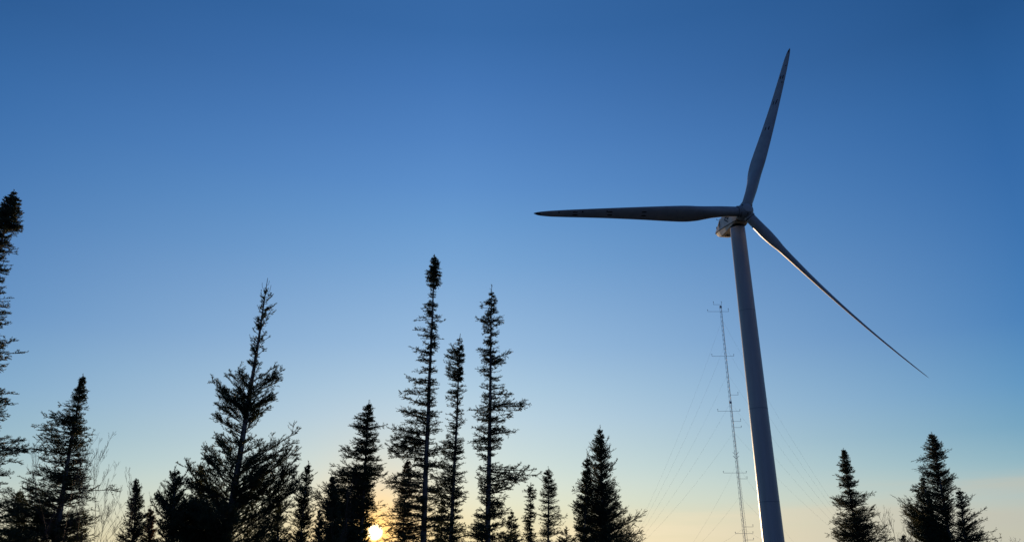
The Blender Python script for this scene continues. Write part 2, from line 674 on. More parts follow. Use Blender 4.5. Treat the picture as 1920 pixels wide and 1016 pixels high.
# ------------------------------------------------------------------ met mast
MD = 248.0
mbase = at(1396.6, 1016, MD)
mtop = at(1346.5, 573, MD)
MX, MY, MH = mbase.x, MD, mtop.z
mast = empty('met_mast', (MX, MY, 0), 'slender guyed lattice mast with instrument booms left of the turbine tower', 'lattice mast')
MO = Vector((MX, MY, 0))
mb = MB()
FW = .37
legs = [Vector((FW * math.cos(a), FW * math.sin(a), 0)) for a in (R(-90), R(30), R(150))]
for l in legs:
    mb.tube([l, l + Vector((0, 0, MH))], 0.038, 6)
nb = int(MH / .8)
for i in range(nb):
    z0, z1 = MH * i / nb, MH * (i + 1) / nb
    for k in range(3):
        a, b = legs[k], legs[(k + 1) % 3]
        if (i + k) % 2:
            a, b = b, a
        mb.tube([a + Vector((0, 0, z0)), b + Vector((0, 0, z1))], .021, 4, False)
        if i % 2 == 0:
            mb.tube([a + Vector((0, 0, z0)), b + Vector((0, 0, z0))], .026, 4, False)
mb.build('lattice', M_steel, mast)


def mast_z(py):
    """height on the mast axis seen at image row py"""
    lo, hi = 0.0, MH + 5
    for _ in range(40):
        mid = (lo + hi) / 2
        d = MY * cP + (mid - CAM_Z) * sP
        u = -MY * sP + (mid - CAM_Z) * cP
        y = 508 - F_PX * u / d
        if y > py:
            lo = mid
        else:
            hi = mid
    return lo


def mast_x(py, px):
    z = mast_z(py)
    d = MY * cP + (z - CAM_Z) * sP
    return (px - 960) / F_PX * d - MX


for (py, xl, xr, hL, hR) in ((571, 1338, 1353, .9, .9), (584, 1327, 1366, .5, .9), (667.5, 1335, 1376, .55, .5), (740, None, 1384, 0, .7), (770.5, 1346, 1387.5, .5, .4),
                             (789.5, None, 1389, 0, .7), (801, None, 1390, 0, .35), (886, 1356.5, 1399.5, .35, .35), (897, None, 1401, 0, .5),
                             (987, None, 1412, 0, .5), (999.5, 1379, 1412, .3, .4), (1011.5, None, 1413, 0, .4)):
    z = mast_z(py)
    xl_ = mast_x(py, xl) if xl else 0
    xr_ = mast_x(py, xr)
    mb = MB()
    mb.tube([(xl_, 0, z), (xr_, 0, z)], .046, 6)
    bo = mb.build('boom', M_steel, mast)
    for x_, h_ in ((xl_, hL), (xr_, hR)):
        if h_:
            mb = MB()
            mb.tube([(x_, 0, z), (x_, 0, z + h_), (x_, 0, z + h_ + .02), (x_, 0, z + h_ + .2)], [.05, .05, .13, .13], 8)
            mb.build('wind_sensor', M_steel, bo)
for py, s_ in ((754, .42), (575, .38)):
    z = mast_z(py)
    mb = MB()
    mb.tube([(0, 0, z - .4), (0, 0, z - .3), (0, 0, z + .3), (0, 0, z + .4)], [.1, s_, s_, .1], 9)
    mb.build('equipment_box', M_steel, mast)
for py in (852, 859):
    z = mast_z(py)
    mb = MB()
    mb.tube([(-.95, 0, z + .8), (0, 0, z - .1), (.95, 0, z + .8)], .07, 6)
    mb.build('bracket', M_steel, mast)
lv = [602.5, 651, 703.5, 757, 812, 872, 931, 991]


def ground_anchor(px, dy):
    z = .3
    Y = MY + dy
    d = Y * cP + (z - CAM_Z) * sP
    return Vector(((px - 960) / F_PX * d - MX, dy, z))


anch_far = [ground_anchor(1163, -23), ground_anchor(1640, -23), ground_anchor(1407, 47)]
anch_in = [ground_anchor(1272, -13), ground_anchor(1522, -13), ground_anchor(1405, 27)]
for i, py in enumerate(lv):
    z = mast_z(py)
    for k in range(3):
        a = anch_far[k] if i < 5 else anch_in[k]
        p0 = Vector((legs[(2, 1, 0)[k]].x * .9, 0, z)) if k < 2 else Vector((.1, .5, z))
        pts = []
        L = (a - p0).length
        for q in range(15):
            t = q / 14
            p = p0.lerp(a, t)
            p.z -= 4 * t * (1 - t) * L * .034
            pts.append(p)
        mb = MB()
        mb.tube(pts, .012, 5, False)
        mb.build('guy_wire', M_steel, mast)
for k in range(3):
    for a in (anch_far[k], anch_in[k]):
        mb = MB()
        mb.box(Vector((a.x, a.y, .1)), Vector((.4, 0, 0)), Vector((0, .4, 0)), Vector((0, 0, .35)))
        mb.build('anchor_block', M_steel, mast)

# ------------------------------------------------------------------ conifers
UP = np.array([0., 0., 1.])


def unit(a):
    return a / np.maximum(np.linalg.norm(a, axis=-1, keepdims=True), 1e-9)


class Foliage:
    def __init__(s):
        s.nb = []      # needle triangles (m,3,3)
        s.wb = []      # twig prisms: p0, p1, r0, r1
        s.seg = []     # needle-bearing segments p0,p1

    def finish(s, rng, nl, nw, step, d_per=1.0):
        P0 = np.concatenate([a[0] for a in s.seg])
        P1 = np.concatenate([a[1] for a in s.seg])
        L = np.linalg.norm(P1 - P0, axis=1)
        n = np.maximum(1, np.round(L / step + rng.random(len(L)) * .6).astype(int))
        idx = np.repeat(np.arange(len(L)), n)
        t = rng.random(len(idx))
        base = P0[idx] + (P1 - P0)[idx] * t[:, None]
        d = unit(P1 - P0)[idx]
        rnd = rng.normal(size=(len(idx), 3))
        rnd[:, 2] = rnd[:, 2] * .8 + .25
        perp = unit(rnd - d * np.sum(rnd * d, 1, keepdims=True))
        nd = unit(d * rng.uniform(.35, .95, (len(idx), 1)) + perp)
        ln = nl * rng.uniform(.7, 1.25, (len(idx), 1))
        sd = unit(np.cross(nd, rng.normal(size=(len(idx), 3))))
        a = base + sd * nw * .5
        b = base - sd * nw * .5
        c = base + nd * ln
        tri = np.stack([a, b, c], 1)
        return tri

    def wood(s):
        P0 = np.concatenate([a[0] for a in s.wb])
        P1 = np.concatenate([a[1] for a in s.wb])
        r0 = np.concatenate([a[2] for a in s.wb])
        r1 = np.concatenate([a[3] for a in s.wb])
        d = unit(P1 - P0)
        x = unit(np.cross(d, np.array([.31, .57, .76])))
        y = np.cross(d, x)
        vs = []
        for P, r in ((P0, r0), (P1, r1)):
            for k in range(3):
                a = 2 * math.pi * k / 3
                vs.append(P + (x * math.cos(a) + y * math.sin(a)) * r[:, None])
        V = np.stack(vs, 1)          # (m,6,3)
        return V


def grow_branch(F, rng, o, d, L, st, rbase, ts=1.0):
    """o origin, d horizontal unit direction, L horizontal length"""
    n = 7
    t = np.linspace(0, 1, n)
    ang0 = math.radians(st['up'] + rng.normal() * st.get('upj', 7))
    ang1 = math.radians(st['tip'] + rng.normal() * st.get('upj', 7))
    ang = ang0 + (ang1 - ang0) * t
    dz = np.cumsum(np.r_[0, np.tan(ang[:-1])]) * L / (n - 1)
    s = np.cross(UP, d)
    wob = np.cumsum(rng.normal(size=n) * .035 * L)
    P = o + d * (t * L)[:, None] + UP * dz[:, None] + s * wob[:, None] + UP * (np.cumsum(rng.normal(size=n)) * .015 * L)[:, None]
    P[0] = o
    rr = rbase * (1 - .85 * t)
    F.wb.append((P[:-1], P[1:], rr[:-1], rr[1:]))
    bare = st['bare']
    ln = L * math.hypot(1, math.tan((ang0 + ang1) / 2))

    def pt(q):
        i = np.minimum((q * (n - 1)).astype(int), n - 2)
        f_ = (q * (n - 1) - i)[:, None]
        return P[i] * (1 - f_) + P[i + 1] * f_, unit(P[i + 1] - P[i])
    # needles on the branch itself
    tb = np.linspace(max(bare, .12), 1, 8)
    a, _ = pt(tb)
    F.seg.append((a[:-1], a[1:]))
    # side twigs
    sp = st['tsp']
    k = max(7, int(ln * (1 - bare) / sp))
    q = np.sort(bare + (1 - bare) * rng.random(k) ** .85 * .98)
    if st.get('clump'):
        # gather twigs in clumps so gaps open between them
        keep = (np.sin(q * ln * st['clump'] + rng.random() * 6) + rng.random(k) * 1.2) > -.1
        q = q[keep]
        k = len(q)
        if k == 0:
            return P[-1]
    p, tg = pt(q)
    sg = np.where(rng.random(k) < .5, 1., -1.)
    if st.get('dead', 0) and bare > .05:
        kd = int(ln * bare / (sp * 1.4))
        if kd:
            qd = rng.random(kd) * bare
            pd, td = pt(qd)
            dd = unit(td * .6 + s * np.where(rng.random(kd) < .5, 1., -1.)[:, None] + rng.normal(size=(kd, 3)) * .45)
            ld = rng.uniform(.05, .28, (kd, 1)) * min(1, L)
            F.wb.append((pd, pd + dd * ld, np.full(kd, .003), np.full(kd, .0015)))
    prof = np.sin(np.clip((q - bare) / (1 - bare + 1e-6), 0, 1) ** .8 * math.pi * .62 + .55) * .9
    tl = np.clip(ln * st['tlen'] * prof * rng.uniform(.55, 1.2, k) * ts, .09 * ts, .75)
    fwd = rng.uniform(.55, 1.0, (k, 1))
    td = unit(tg * fwd + s * sg[:, None] * rng.uniform(.5, 1.0, (k, 1)) + UP * (st['tup'] + rng.normal(size=(k, 1)) * st.get('tuj', .35)))
    e = p + td * tl[:, None]
    e[:, 2] += tl * st.get('curl', .05)
    mid = p + td * (tl * .5)[:, None]
    F.seg.append((p, mid))
    F.seg.append((mid, e))
    F.wb.append((p, e, np.full(k, .0035), np.full(k, .002)))
    # sub twigs
    m = np.maximum(1, (tl / st['ssp']).astype(int))
    idx = np.repeat(np.arange(k), m)
    if len(idx):
        u = rng.uniform(.15, .95, len(idx))
        sp_ = p[idx] + (e - p)[idx] * u[:, None]
        tdd = unit((e - p)[idx])
        s2 = unit(np.cross(UP, tdd) + 1e-6)
        sd = unit(tdd * .8 + s2 * np.where(rng.random(len(idx)) < .5, 1., -1.)[:, None] * .8 + UP * (st['tup'] * .8 + rng.normal(size=(len(idx), 1)) * .4))
        sl = tl[idx] * (1 - u * .7) * rng.uniform(.3, .6, len(idx)) + .025
        se = sp_ + sd * sl[:, None]
        F.seg.append((sp_, se))
    return P[-1]


def make_tree(name, label, cat, d, base_px, top_px, prof, st, seed, group=None, extra=(), thin=(), needle=None, trunk_r=.11, clubs=(), leader=True):
    rng = np.random.default_rng(seed)
    st = dict(st)
    if trunk_r <= .065:
        st.setdefault('gap', .14)
        st['tier'] = .22
        st['whorl'] = .14
        st['dens'] *= 1.35
        st['shortp'] = .3
    needle = needle or M_needle
    A = at(base_px[0], base_px[1], d)
    B = at(top_px[0], top_px[1], d)
    sl = (B.x - A.x) / (B.z - A.z)
    X0 = A.x - sl * A.z
    H = B.z

    def axis(z):
        return np.array([X0 + sl * z, d, z])
    root = empty(name, (X0, d, 0), label, cat, group)
    O = np.array([X0, d, 0.])
    # trunk
    npt = 22
    wx = np.cumsum(rng.normal(size=npt)) * .006
    wy = np.cumsum(rng.normal(size=npt)) * .012
    zs_ = np.linspace(0, H, npt)
    pts = []
    for i, z in enumerate(zs_):
        a = axis(z) - O
        k = 1 - (i / (npt - 1)) ** 3
        pts.append((a[0] + wx[i] * k, a[1] + wy[i] * k, z))
    pr = []
    for z in zs_:
        q = z / H
        pr.append(max(.006, trunk_r * .78 * (1 - q) ** .85 * (1 + .5 * math.exp(-z * 2.5)) + .004))
    mb_ = MB()
    mb_.tube(pts, pr, 9)
    mb_.build('trunk', M_bark, root, True)
    PT = np.array(pts)

    def tpt(z):
        return np.array([np.interp(z, zs_, PT[:, 0]), np.interp(z, zs_, PT[:, 1]), z])
    # profile to heights and radii
    rows = []
    for (y, l, r) in prof:
        c = at(960, y, d)
        z = c.z
        ax_x = X0 + sl * z
        xl = at(l, y, d).x
        xr = at(r, y, d).x
        rows.append((z, max(.02, ax_x - xl), max(.02, xr - ax_x)))
    zl, ll, rl = rows[-1]
    rows.append((min(.9, zl - .3), ll * 1.12, rl * 1.12))
    rows.sort()
    zz = np.array([r_[0] for r_ in rows])
    LL = np.array([r_[1] for r_ in rows])
    RR = np.array([r_[2] for r_ in rows])
    F = Foliage()
    ztop = zz[-1]
    n = int((ztop - zz[0]) * st['dens'] * DENS)
    tipz = np.sort(zz[0] + (ztop - zz[0]) * rng.random(n))
    # whorls: pull tips towards regular levels
    wh = st.get('whorl', .33)
    lev = (np.round(tipz / wh) + rng.normal(size=n) * .16) * wh + .5 * wh * np.sin(tipz * 2.3 + seed)
    near_top = np.clip((ztop - tipz) / 1.2, 0, 1) * .45
    tipz = tipz * (1 - near_top) + lev * near_top + rng.normal(size=n) * .02
    cl = [(at(960, c1, d).z, at(960, c0, d).z) for c0, c1, _ in clubs]
    for (c0, c1), (_, _, mult) in zip(cl, clubs):
        tipz = np.concatenate([tipz, c0 + (c1 - c0) * rng.random(int((c1 - c0) * st['dens'] * mult))])
    n = len(tipz)
    th = [(at(960, t1, d).z, at(960, t0, d).z, kp) for t0, t1, kp in thin]
    tiers = rng.random((97, 6))
    az = rng.random(n) * 2 * math.pi
    tb, tt = st['up'], st['tip']
    for i in range(n):
        z = tipz[i]
        if z > ztop or z < zz[0]:
            z = zz[0] + (ztop - zz[0]) * rng.random()
        if any(t0 <= z <= t1 and rng.random() > kp for t0, t1, kp in th):
            continue
        ca, sa = math.cos(az[i]), math.sin(az[i])
        l_ = np.interp(z, zz, LL)
        r_ = np.interp(z, zz, RR)
        rad = (r_ if ca > 0 else l_) * abs(ca) + (1 - abs(ca)) * .5 * (l_ + r_)
        q = rng.random()
        in_club = any(c0 <= z <= c1 for c0, c1 in cl)
        tf = tiers[int(z / st.get('tier', .34)) % 97, int(az[i] / 6.2832 * 6) % 6]
        if not in_club:
            if tf < st.get('gap', .2) and rng.random() < .75:
                continue
            rad *= .64 + .5 * tf
        rad *= (.5 + .58 * q ** .45) if rng.random() > st.get('shortp', .12) else rng.uniform(.25, .6)
        zb = z - rad * (math.tan(math.radians(tb)) + math.tan(math.radians(tt))) / 2
        zb = min(max(zb, .3), H - .03)
        o = tpt(zb)
        grow_branch(F, rng, o, np.array([ca, sa, 0.]), rad, st, min(.03, .006 + .011 * rad), min(1., max(.4, .35 + (H - z) * .9)))
    for ex in extra:
        (tx, ty) = ex[:2]
        up = ex[2] if len(ex) > 2 else tb
        p = at(tx, ty, d)
        ax_x = X0 + sl * p.z
        dx = p.x - ax_x
        L = abs(dx)
        zb = min(p.z - L * math.tan(math.radians(up)), H - .05)
        s2 = dict(st)
        s2['up'] = up
        s2['tip'] = up
        s2['upj'] = 2
        for rep in range(ex[3] if len(ex) > 3 else 1):
            a_ = rng.normal() * .12
            grow_branch(F, rng, tpt(zb + rng.normal() * .03), unit(np.array([math.copysign(1, dx), a_, 0.])), L * (1 - .15 * rep), s2, min(.03, .008 + .012 * L))
    # leader shoots at the very top
    if not leader:
        for j in range(5):
            b = tpt(H - .22 - .13 * j)
            a = j * 2.4 + 1
            o_ = np.array([math.cos(a), math.sin(a) * .4, 0])
            L = .10 + .035 * j
            P_ = [b + o_ * L * (1 - math.exp(-3 * t)) + UP * (L * 1.5 * t ** 1.8) for t in np.linspace(0, 1, 6)]
            for q in range(5):
                F.wb.append((P_[q][None], P_[q + 1][None], np.full(1, .006), np.full(1, .005)))
            if j > 3:
                F.seg.append((P_[3][None], P_[5][None]))
    if leader:
        tp = tpt(H)
        k = 10
        for j in range(st.get('leadn', 5)):
            zj = H - .05 - .09 * j
            a = rng.random() * 6.28
            dd = unit(np.array([math.cos(a), math.sin(a), 1.1]))
            b = tpt(zj)
            F.seg.append((b[None], (b + dd * (.07 + .02 * j))[None]))
            F.wb.append((b[None], (b + dd * (.07 + .02 * j))[None], np.full(1, .004), np.full(1, .002)))
        b0 = tpt(H - .6)
        F.seg.append((b0[None], tp[None]))
    tri = F.finish(rng, st['nl'] * 1.08, st['nw'] * 1.25, st['nstep'] * .85)
    wood = F.wood()
    m, k = len(wood), len(tri)
    V = np.concatenate([wood.reshape(-1, 3), tri.reshape(-1, 3)])
    b = (np.arange(m) * 6)[:, None]
    quads = np.concatenate([b + np.array([[0, 1, 4, 3]]), b + np.array([[1, 2, 5, 4]]), b + np.array([[2, 0, 3, 5]])])
    tl_ = np.arange(k * 3) + m * 6
    loops = np.concatenate([quads.ravel(), tl_])
    counts = np.concatenate([np.full(len(quads), 4), np.full(k, 3)])
    midx = np.concatenate([np.zeros(len(quads), int), np.ones(k, int)])
    fast_mesh('crown', V, loops, counts, [M_twig, needle], midx, root)
    TRI_COUNT.append((label[:40], k, m))
    return root


TRI_COUNT = []
DENS = 3.0
BASE = dict(up=5, tip=12, dens=34, bare=.12, tsp=.045, tlen=.30, tup=.10, ssp=.06, nl=.026, nw=.0085, nstep=.0065, whorl=.3, upj=8, tuj=.5)


def S(**k):
    s = dict(BASE)
    s.update(k)
    return s


SPARSE = S(dens=26, bare=.22, dead=1, tlen=.22, tsp=.05, up=8, tip=4, whorl=.36, clump=9, shortp=.25)
UPSW = S(up=28, tip=36, dens=32, tlen=.26, tup=.30, tuj=.3, upj=9, nl=.030, nw=.0095, clump=7)
DENSE = S(up=8, tip=14, dens=46, tlen=.32, tsp=.042)
FARD = S(up=14, tip=20, dens=52, tlen=.34, tsp=.075, nl=.030, nw=.013, nstep=.010, ssp=.12, whorl=.42, clump=5, bare=.04, shortp=.3)
THIN = S(dens=24, tlen=.25, up=15, tip=15)

G1 = 'tall spruces silhouetted on the left'

# far left, mostly outside the frame
make_tree('spruce_tree', 'tall spruce cut off by the left edge, dense club top, sparse lower branches', 'tree', 21.0, (-134, 1016), (27, 356),
          [(360, 25, 29), (375, 10, 35), (400, 2, 37), (420, -6, 39), (430, -8, 36), (436, -10, 36), (445, -12, 26), (462, -14, 35), (472, -25, 20), (485, -20, 19), (500, -22, 18), (515, -25, 12), (530, -25, 8), (545, -30, 12), (553, -35, 22), (565, -40, 6), (577, -40, 19), (590, -45, 10), (600, -45, 10), (615, -50, 24), (635, -55, 22), (645, -60, 24), (660, -60, 41), (672, -62, 25), (690, -70, 8), (712, -80, 12), (735, -85, 12), (762, -90, 22), (780, -90, 44), (800, -95, 28), (838, -100, 60), (860, -110, 30), (890, -115, 42), (915, -120, 38), (935, -120, 25), (960, -130, 30), (1016, -140, 30)],
          S(up=-2, tip=12, dens=46, tlen=.16, bare=.2, dead=1, whorl=.3, tup=.12), 11, extra=((70, 838, 2), (41, 659, 6), (44, 780, 8)), trunk_r=.17, clubs=((372, 432, 3.2),))
make_tree('spruce_tree', 'dark spruce with narrow spire and wide skirt near the left edge, stems in front', 'tree', 24.0, (104, 1016), (156, 700),
          [(708, 151, 159), (725, 148, 161), (740, 134, 163), (748, 140, 160), (762, 108, 171), (770, 118, 168), (784, 84, 158), (792, 95, 155), (805, 76, 160), (820, 85, 165), (828, 76, 160), (847, 76, 170), (863, 62, 160), (882, 56, 160), (905, 45, 170), (918, 42, 172), (940, 8, 178), (960, 0, 185), (1016, 8, 175)],
          S(up=4, tip=14, dens=44, tlen=.36, gap=.15, tier=.42, tsp=.06, shortp=.28, clump=6), 12, extra=((181, 814, 10), (208, 914, 0), (2, 940, 5), (102, 762, 5)), trunk_r=.15, clubs=((706, 745, .6), (770, 850, .5)))

make_tree('young_spruce', 'small thin spruce among bare twigs, just right of the wide-skirted spruce', 'tree', 23.0, (247, 1016), (256, 896),
          [(900, 253, 259), (920, 247, 262), (940, 238, 266), (960, 232, 270), (990, 225, 275), (1016, 215, 280)], S(up=28, tip=30, dens=34, tlen=.3, tup=.25), 13, trunk_r=.05)
make_tree('young_spruce', 'low reddish spruce tip between the thin spruce and the upswept fir', 'tree', 24.0, (278, 1016), (282, 950),
          [(955, 279, 285), (975, 270, 292), (1016, 255, 305)], S(up=22, tip=25, dens=40, tlen=.3), 14, needle=M_rusty, trunk_r=.05)

make_tree('fir_tree', 'tall fir with a bare curling leader and heavy upswept boughs, left of the sun', 'tree', 20.0, (425, 1016), (502, 521),
          [(545, 498, 508), (557, 490, 513), (572, 480, 516), (590, 479, 512), (607, 480, 517), (625, 478, 508), (640, 468, 506), (655, 470, 503), (672, 464, 510), (684, 463, 512), (695, 445, 520), (702, 430, 532), (715, 425, 522), (730, 408, 524), (745, 408, 522), (760, 412, 510), (775, 402, 500), (790, 412, 510), (805, 412, 502), (815, 412, 498), (828, 405, 515), (845, 400, 548), (858, 396, 545), (870, 385, 555), (890, 370, 545), (905, 360, 548), (930, 345, 546), (960, 335, 540), (985, 325, 535), (1016, 310, 535)],
          S(up=30, tip=38, dens=19, tlen=.30, tup=.32, upj=9, nl=.030, nw=.0085, clump=5, bare=.1, gap=.3, tier=.5), 15, leader=False, thin=((520, 600, .6), (600, 690, .8)),
          extra=((533, 690, 42), (427, 702, 30, 2), (403, 722, 38, 2), (397, 775, 30, 2), (567, 820, 30, 3), (560, 850, 28, 2), (397, 838, 48), (556, 872, 26, 3), (352, 868, 45, 2), (545, 905, 24, 3), (345, 905, 20, 2), (463, 676, 40)), trunk_r=.15)
make_tree('young_fir', 'bushy young fir with upright shoots, leaning on the left of the upswept fir', 'tree', 19.0, (322, 1016), (328, 873),
          [(885, 320, 336), (900, 305, 350), (920, 292, 356), (940, 285, 360), (965, 292, 368), (1016, 300, 375)], S(up=32, tip=42, dens=34, tlen=.34, tup=.4, nl=.030, nw=.0095, gap=.1), 16,
          extra=((287, 922, 38, 2), (348, 880, 60), (300, 905, 45), (284, 935, 25, 2), (360, 930, 30, 2)), trunk_r=.07)
make_tree('young_fir', 'small pointed fir standing alone between the upswept fir and the spruce by the sun', 'tree', 23.0, (566, 1016), (579, 863),
          [(872, 574, 583), (888, 566, 593), (905, 560, 588), (930, 553, 590), (955, 548, 590), (985, 545, 592), (1016, 540, 600)], S(up=24, tip=32, dens=36, tlen=.3, tup=.3, clump=7), 17,
          extra=((596, 886, 30), (598, 938, 20)), trunk_r=.06)
make_tree('young_fir', 'low sapling fir against the left flank of the spruce by the sun', 'tree', 22.5, (622, 1016), (622, 888),
          [(895, 619, 625), (915, 614, 630), (945, 607, 638), (975, 600, 645), (1016, 590, 655)], S(up=34, tip=42, dens=36, tlen=.28, tup=.4), 18, trunk_r=.05)

make_tree('spruce_tree', 'dense conical dark spruce with the low sun breaking out at its lower right', 'tree', 26.0, (677, 1016), (692, 749),
          [(757, 688, 696), (768, 679, 702), (776, 676, 699), (783, 665, 703), (792, 668, 708), (800, 660, 712), (812, 658, 714), (825, 655, 716), (840, 648, 712), (852, 640, 712), (860, 638, 716), (868, 640, 714), (877, 630, 722), (890, 632, 718), (905, 628, 708), (925, 618, 706), (950, 602, 706), (965, 597, 704), (980, 590, 694), (1000, 584, 686), (1016, 578, 684)],
          S(up=6, tip=12, dens=58, tlen=.36, tsp=.05, clump=6, whorl=.24, bare=.06, gap=.12, shortp=.3), 19, extra=((722, 800, 8), (627, 875, 0), (637, 858, 2), (716, 972, 0), (712, 986, -6), (708, 1002, -4), (722, 950, 4, 2)), trunk_r=.12)
make_tree('young_spruce', 'small rust-brown spruce glowing beside the sun, behind the tallest trunk', 'tree', 29.0, (755, 1016), (765, 856),
          [(862, 762, 768), (880, 754, 775), (900, 746, 784), (920, 738, 788), (950, 730, 790), (980, 728, 795), (1016, 722, 800)], S(up=2, tip=10, dens=36, tlen=.25, clump=8), 20, needle=M_rusty, trunk_r=.06)

make_tree('spruce_tree', 'tallest slim spruce with a dense round tuft on top and thick grey trunk', 'tree', 27.0, (793, 1016), (815, 477),
          [(480, 812, 817), (488, 808, 822), (496, 804, 825), (505, 803, 825), (511, 799, 828), (520, 798, 827), (528, 800, 825), (535, 803, 827), (538, 810, 814), (546, 807, 815), (556, 803, 817), (566, 802, 816), (573, 790, 820), (580, 797, 824), (588, 795, 822), (597, 778, 832), (606, 784, 828), (614, 793, 820), (621, 775, 818), (630, 783, 828), (639, 776, 822), (650, 768, 820), (660, 782, 815), (670, 788, 818), (681, 775, 820), (692, 768, 818), (703, 762, 820), (716, 780, 822), (729, 762, 824), (741, 756, 826), (752, 762, 822), (770, 745, 828), (785, 755, 832), (803, 730, 838), (815, 742, 832), (833, 726, 840), (850, 728, 842), (872, 740, 845), (888, 735, 848), (905, 722, 850), (930, 735, 845), (960, 740, 842), (990, 735, 846), (1016, 738, 842)],
          S(up=10, tip=0, dens=31, tlen=.27, tsp=.05, bare=.15, dead=1, whorl=.36, tier=.44, gap=.28, clump=7, shortp=.25, tup=.0), 21,
          extra=((776, 597, 4, 2), (834, 603, 4, 2), (773, 620, 2, 2), (831, 631, -2), (765, 650, 18, 2), (758, 702, 24, 2), (752, 740, 20, 2), (742, 770, 14, 3), (727, 803, 10, 3), (723, 835, 4, 2), (730, 850, 8, 2), (720, 905, 0, 2), (698, 992, -10), (712, 1008, -6), (704, 975, -4), (800, 535, -2), (828, 535, -2)), trunk_r=.15, thin=((538, 566, .45),), clubs=((484, 536, 4),))
make_tree('spruce_tree', 'slim spruce with a forked dark top, squeezed between the two tall spires', 'tree', 30.0, (846, 1016), (863, 626),
          [(635, 860, 866), (645, 850, 868), (655, 840, 869), (668, 836, 870), (680, 834, 869), (692, 836, 866), (705, 836, 868), (718, 838, 869), (730, 836, 870), (745, 838, 870), (758, 842, 868), (775, 835, 866), (790, 840, 874), (805, 838, 866), (825, 825, 872), (845, 822, 875), (862, 820, 878), (880, 812, 878), (900, 808, 880), (920, 802, 880), (945, 810, 870), (975, 812, 872), (1016, 805, 880)],
          S(up=18, tip=10, dens=36, tlen=.32, tier=.4, gap=.25, bare=.15, dead=1, whorl=.26, clump=8), 22, extra=((846, 646, 60, 3), (874, 787, 6), (877, 730, 35)), trunk_r=.12, clubs=((650, 712, 1.6),), thin=((716, 790, .6),))

make_tree('spruce_tree', 'tall ragged spruce with a fine leader and one long bough reaching right', 'tree', 26.0, (915, 1016), (922, 533),
          [(550, 919, 925), (556, 917, 931), (566, 906, 932), (576, 900, 930), (590, 898, 938), (598, 893, 946), (607, 892, 944), (616, 902, 936), (626, 900, 936), (637, 905, 932), (650, 902, 936), (656, 892, 930), (663, 894, 945), (674, 898, 950), (682, 900, 950), (692, 896, 948), (700, 902, 940), (712, 906, 940), (722, 895, 948), (732, 894, 950), (742, 900, 950), (752, 893, 960), (762, 888, 965), (771, 880, 960), (785, 888, 952), (800, 888, 948), (813, 880, 955), (830, 876, 945), (848, 888, 938), (862, 888, 948), (875, 885, 955), (890, 885, 965), (905, 884, 975), (925, 885, 965), (945, 880, 955), (970, 872, 970), (1000, 870, 978), (1016, 868, 980)],
          S(up=14, tip=8, dens=34, tlen=.32, bare=.1, whorl=.34, tier=.42, gap=.26, clump=7, tup=.02, shortp=.25), 23,
          extra=((963, 660, 18, 2), (988, 757, 4, 3), (985, 765, 0, 2), (947, 592, 30), (898, 574, -15), (893, 596, 30, 2), (879, 769, 2, 2), (970, 812, 4, 2), (1010, 887, -4, 3), (985, 905, -14, 2), (960, 740, -6, 2), (893, 655, 5, 2)), trunk_r=.14)
make_tree('young_spruce', 'thin short spruce with a bare pole trunk left of the small round-topped spruce', 'tree', 30.0, (993, 1016), (995, 904),
          [(908, 990, 1000), (918, 980, 1008), (928, 978, 1006), (940, 984, 1005), (960, 979, 1006), (980, 981, 1008), (1000, 978, 1006), (1016, 976, 1010)], S(up=0, tip=6, dens=30, tlen=.25, clump=8), 24, trunk_r=.05)

make_tree('spruce_tree', 'small round-topped spruce standing left of the broad twin-topped spruce', 'tree', 34.0, (1027, 1016), (1028, 874),
          [(880, 1025, 1031), (887, 1019, 1036), (898, 1015, 1037), (906, 1015, 1045), (916, 1014, 1045), (924, 1006, 1042), (932, 1005, 1052), (942, 1010, 1057), (952, 1011, 1052), (966, 1010, 1062), (980, 1011, 1058), (1000, 1004, 1064), (1016, 1000, 1068)],
          S(up=12, tip=16, dens=40, tlen=.3, nl=.03, nw=.009, nstep=.013, ssp=.1, clump=6, tsp=.055), 25, trunk_r=.09, clubs=((882, 922, 1.5),))
make_tree('spruce_tree', 'broad dark spruce with a secondary top on its left and a bough pointing right', 'tree', 31.0, (1131, 1016), (1125, 796),
          [(806, 1122, 1129), (815, 1118, 1132), (822, 1112, 1136), (832, 1107, 1146), (845, 1106, 1152), (856, 1107, 1150), (863, 1106, 1146), (872, 1104, 1158), (882, 1095, 1155), (892, 1092, 1148), (900, 1090, 1160), (910, 1080, 1162), (922, 1082, 1160), (932, 1084, 1162), (945, 1076, 1170), (955, 1070, 1175), (965, 1078, 1178), (978, 1082, 1172), (990, 1070, 1185), (1005, 1066, 1195), (1016, 1062, 1200)],
          S(up=24, tip=30, dens=70, shortp=.25, gap=.1, tlen=.32, nl=.025, nw=.010, nstep=.008, ssp=.10, tsp=.07, clump=6, tup=.2, bare=.06), 26,
          extra=((1101, 853, 66, 4), (1143, 826, 55, 2), (1157, 861, 48, 3), (1212, 964, 22, 4), (1205, 1000, 8, 3), (1068, 950, 10, 2), (1072, 922, 10), (1165, 930, 20, 2)), trunk_r=.12)

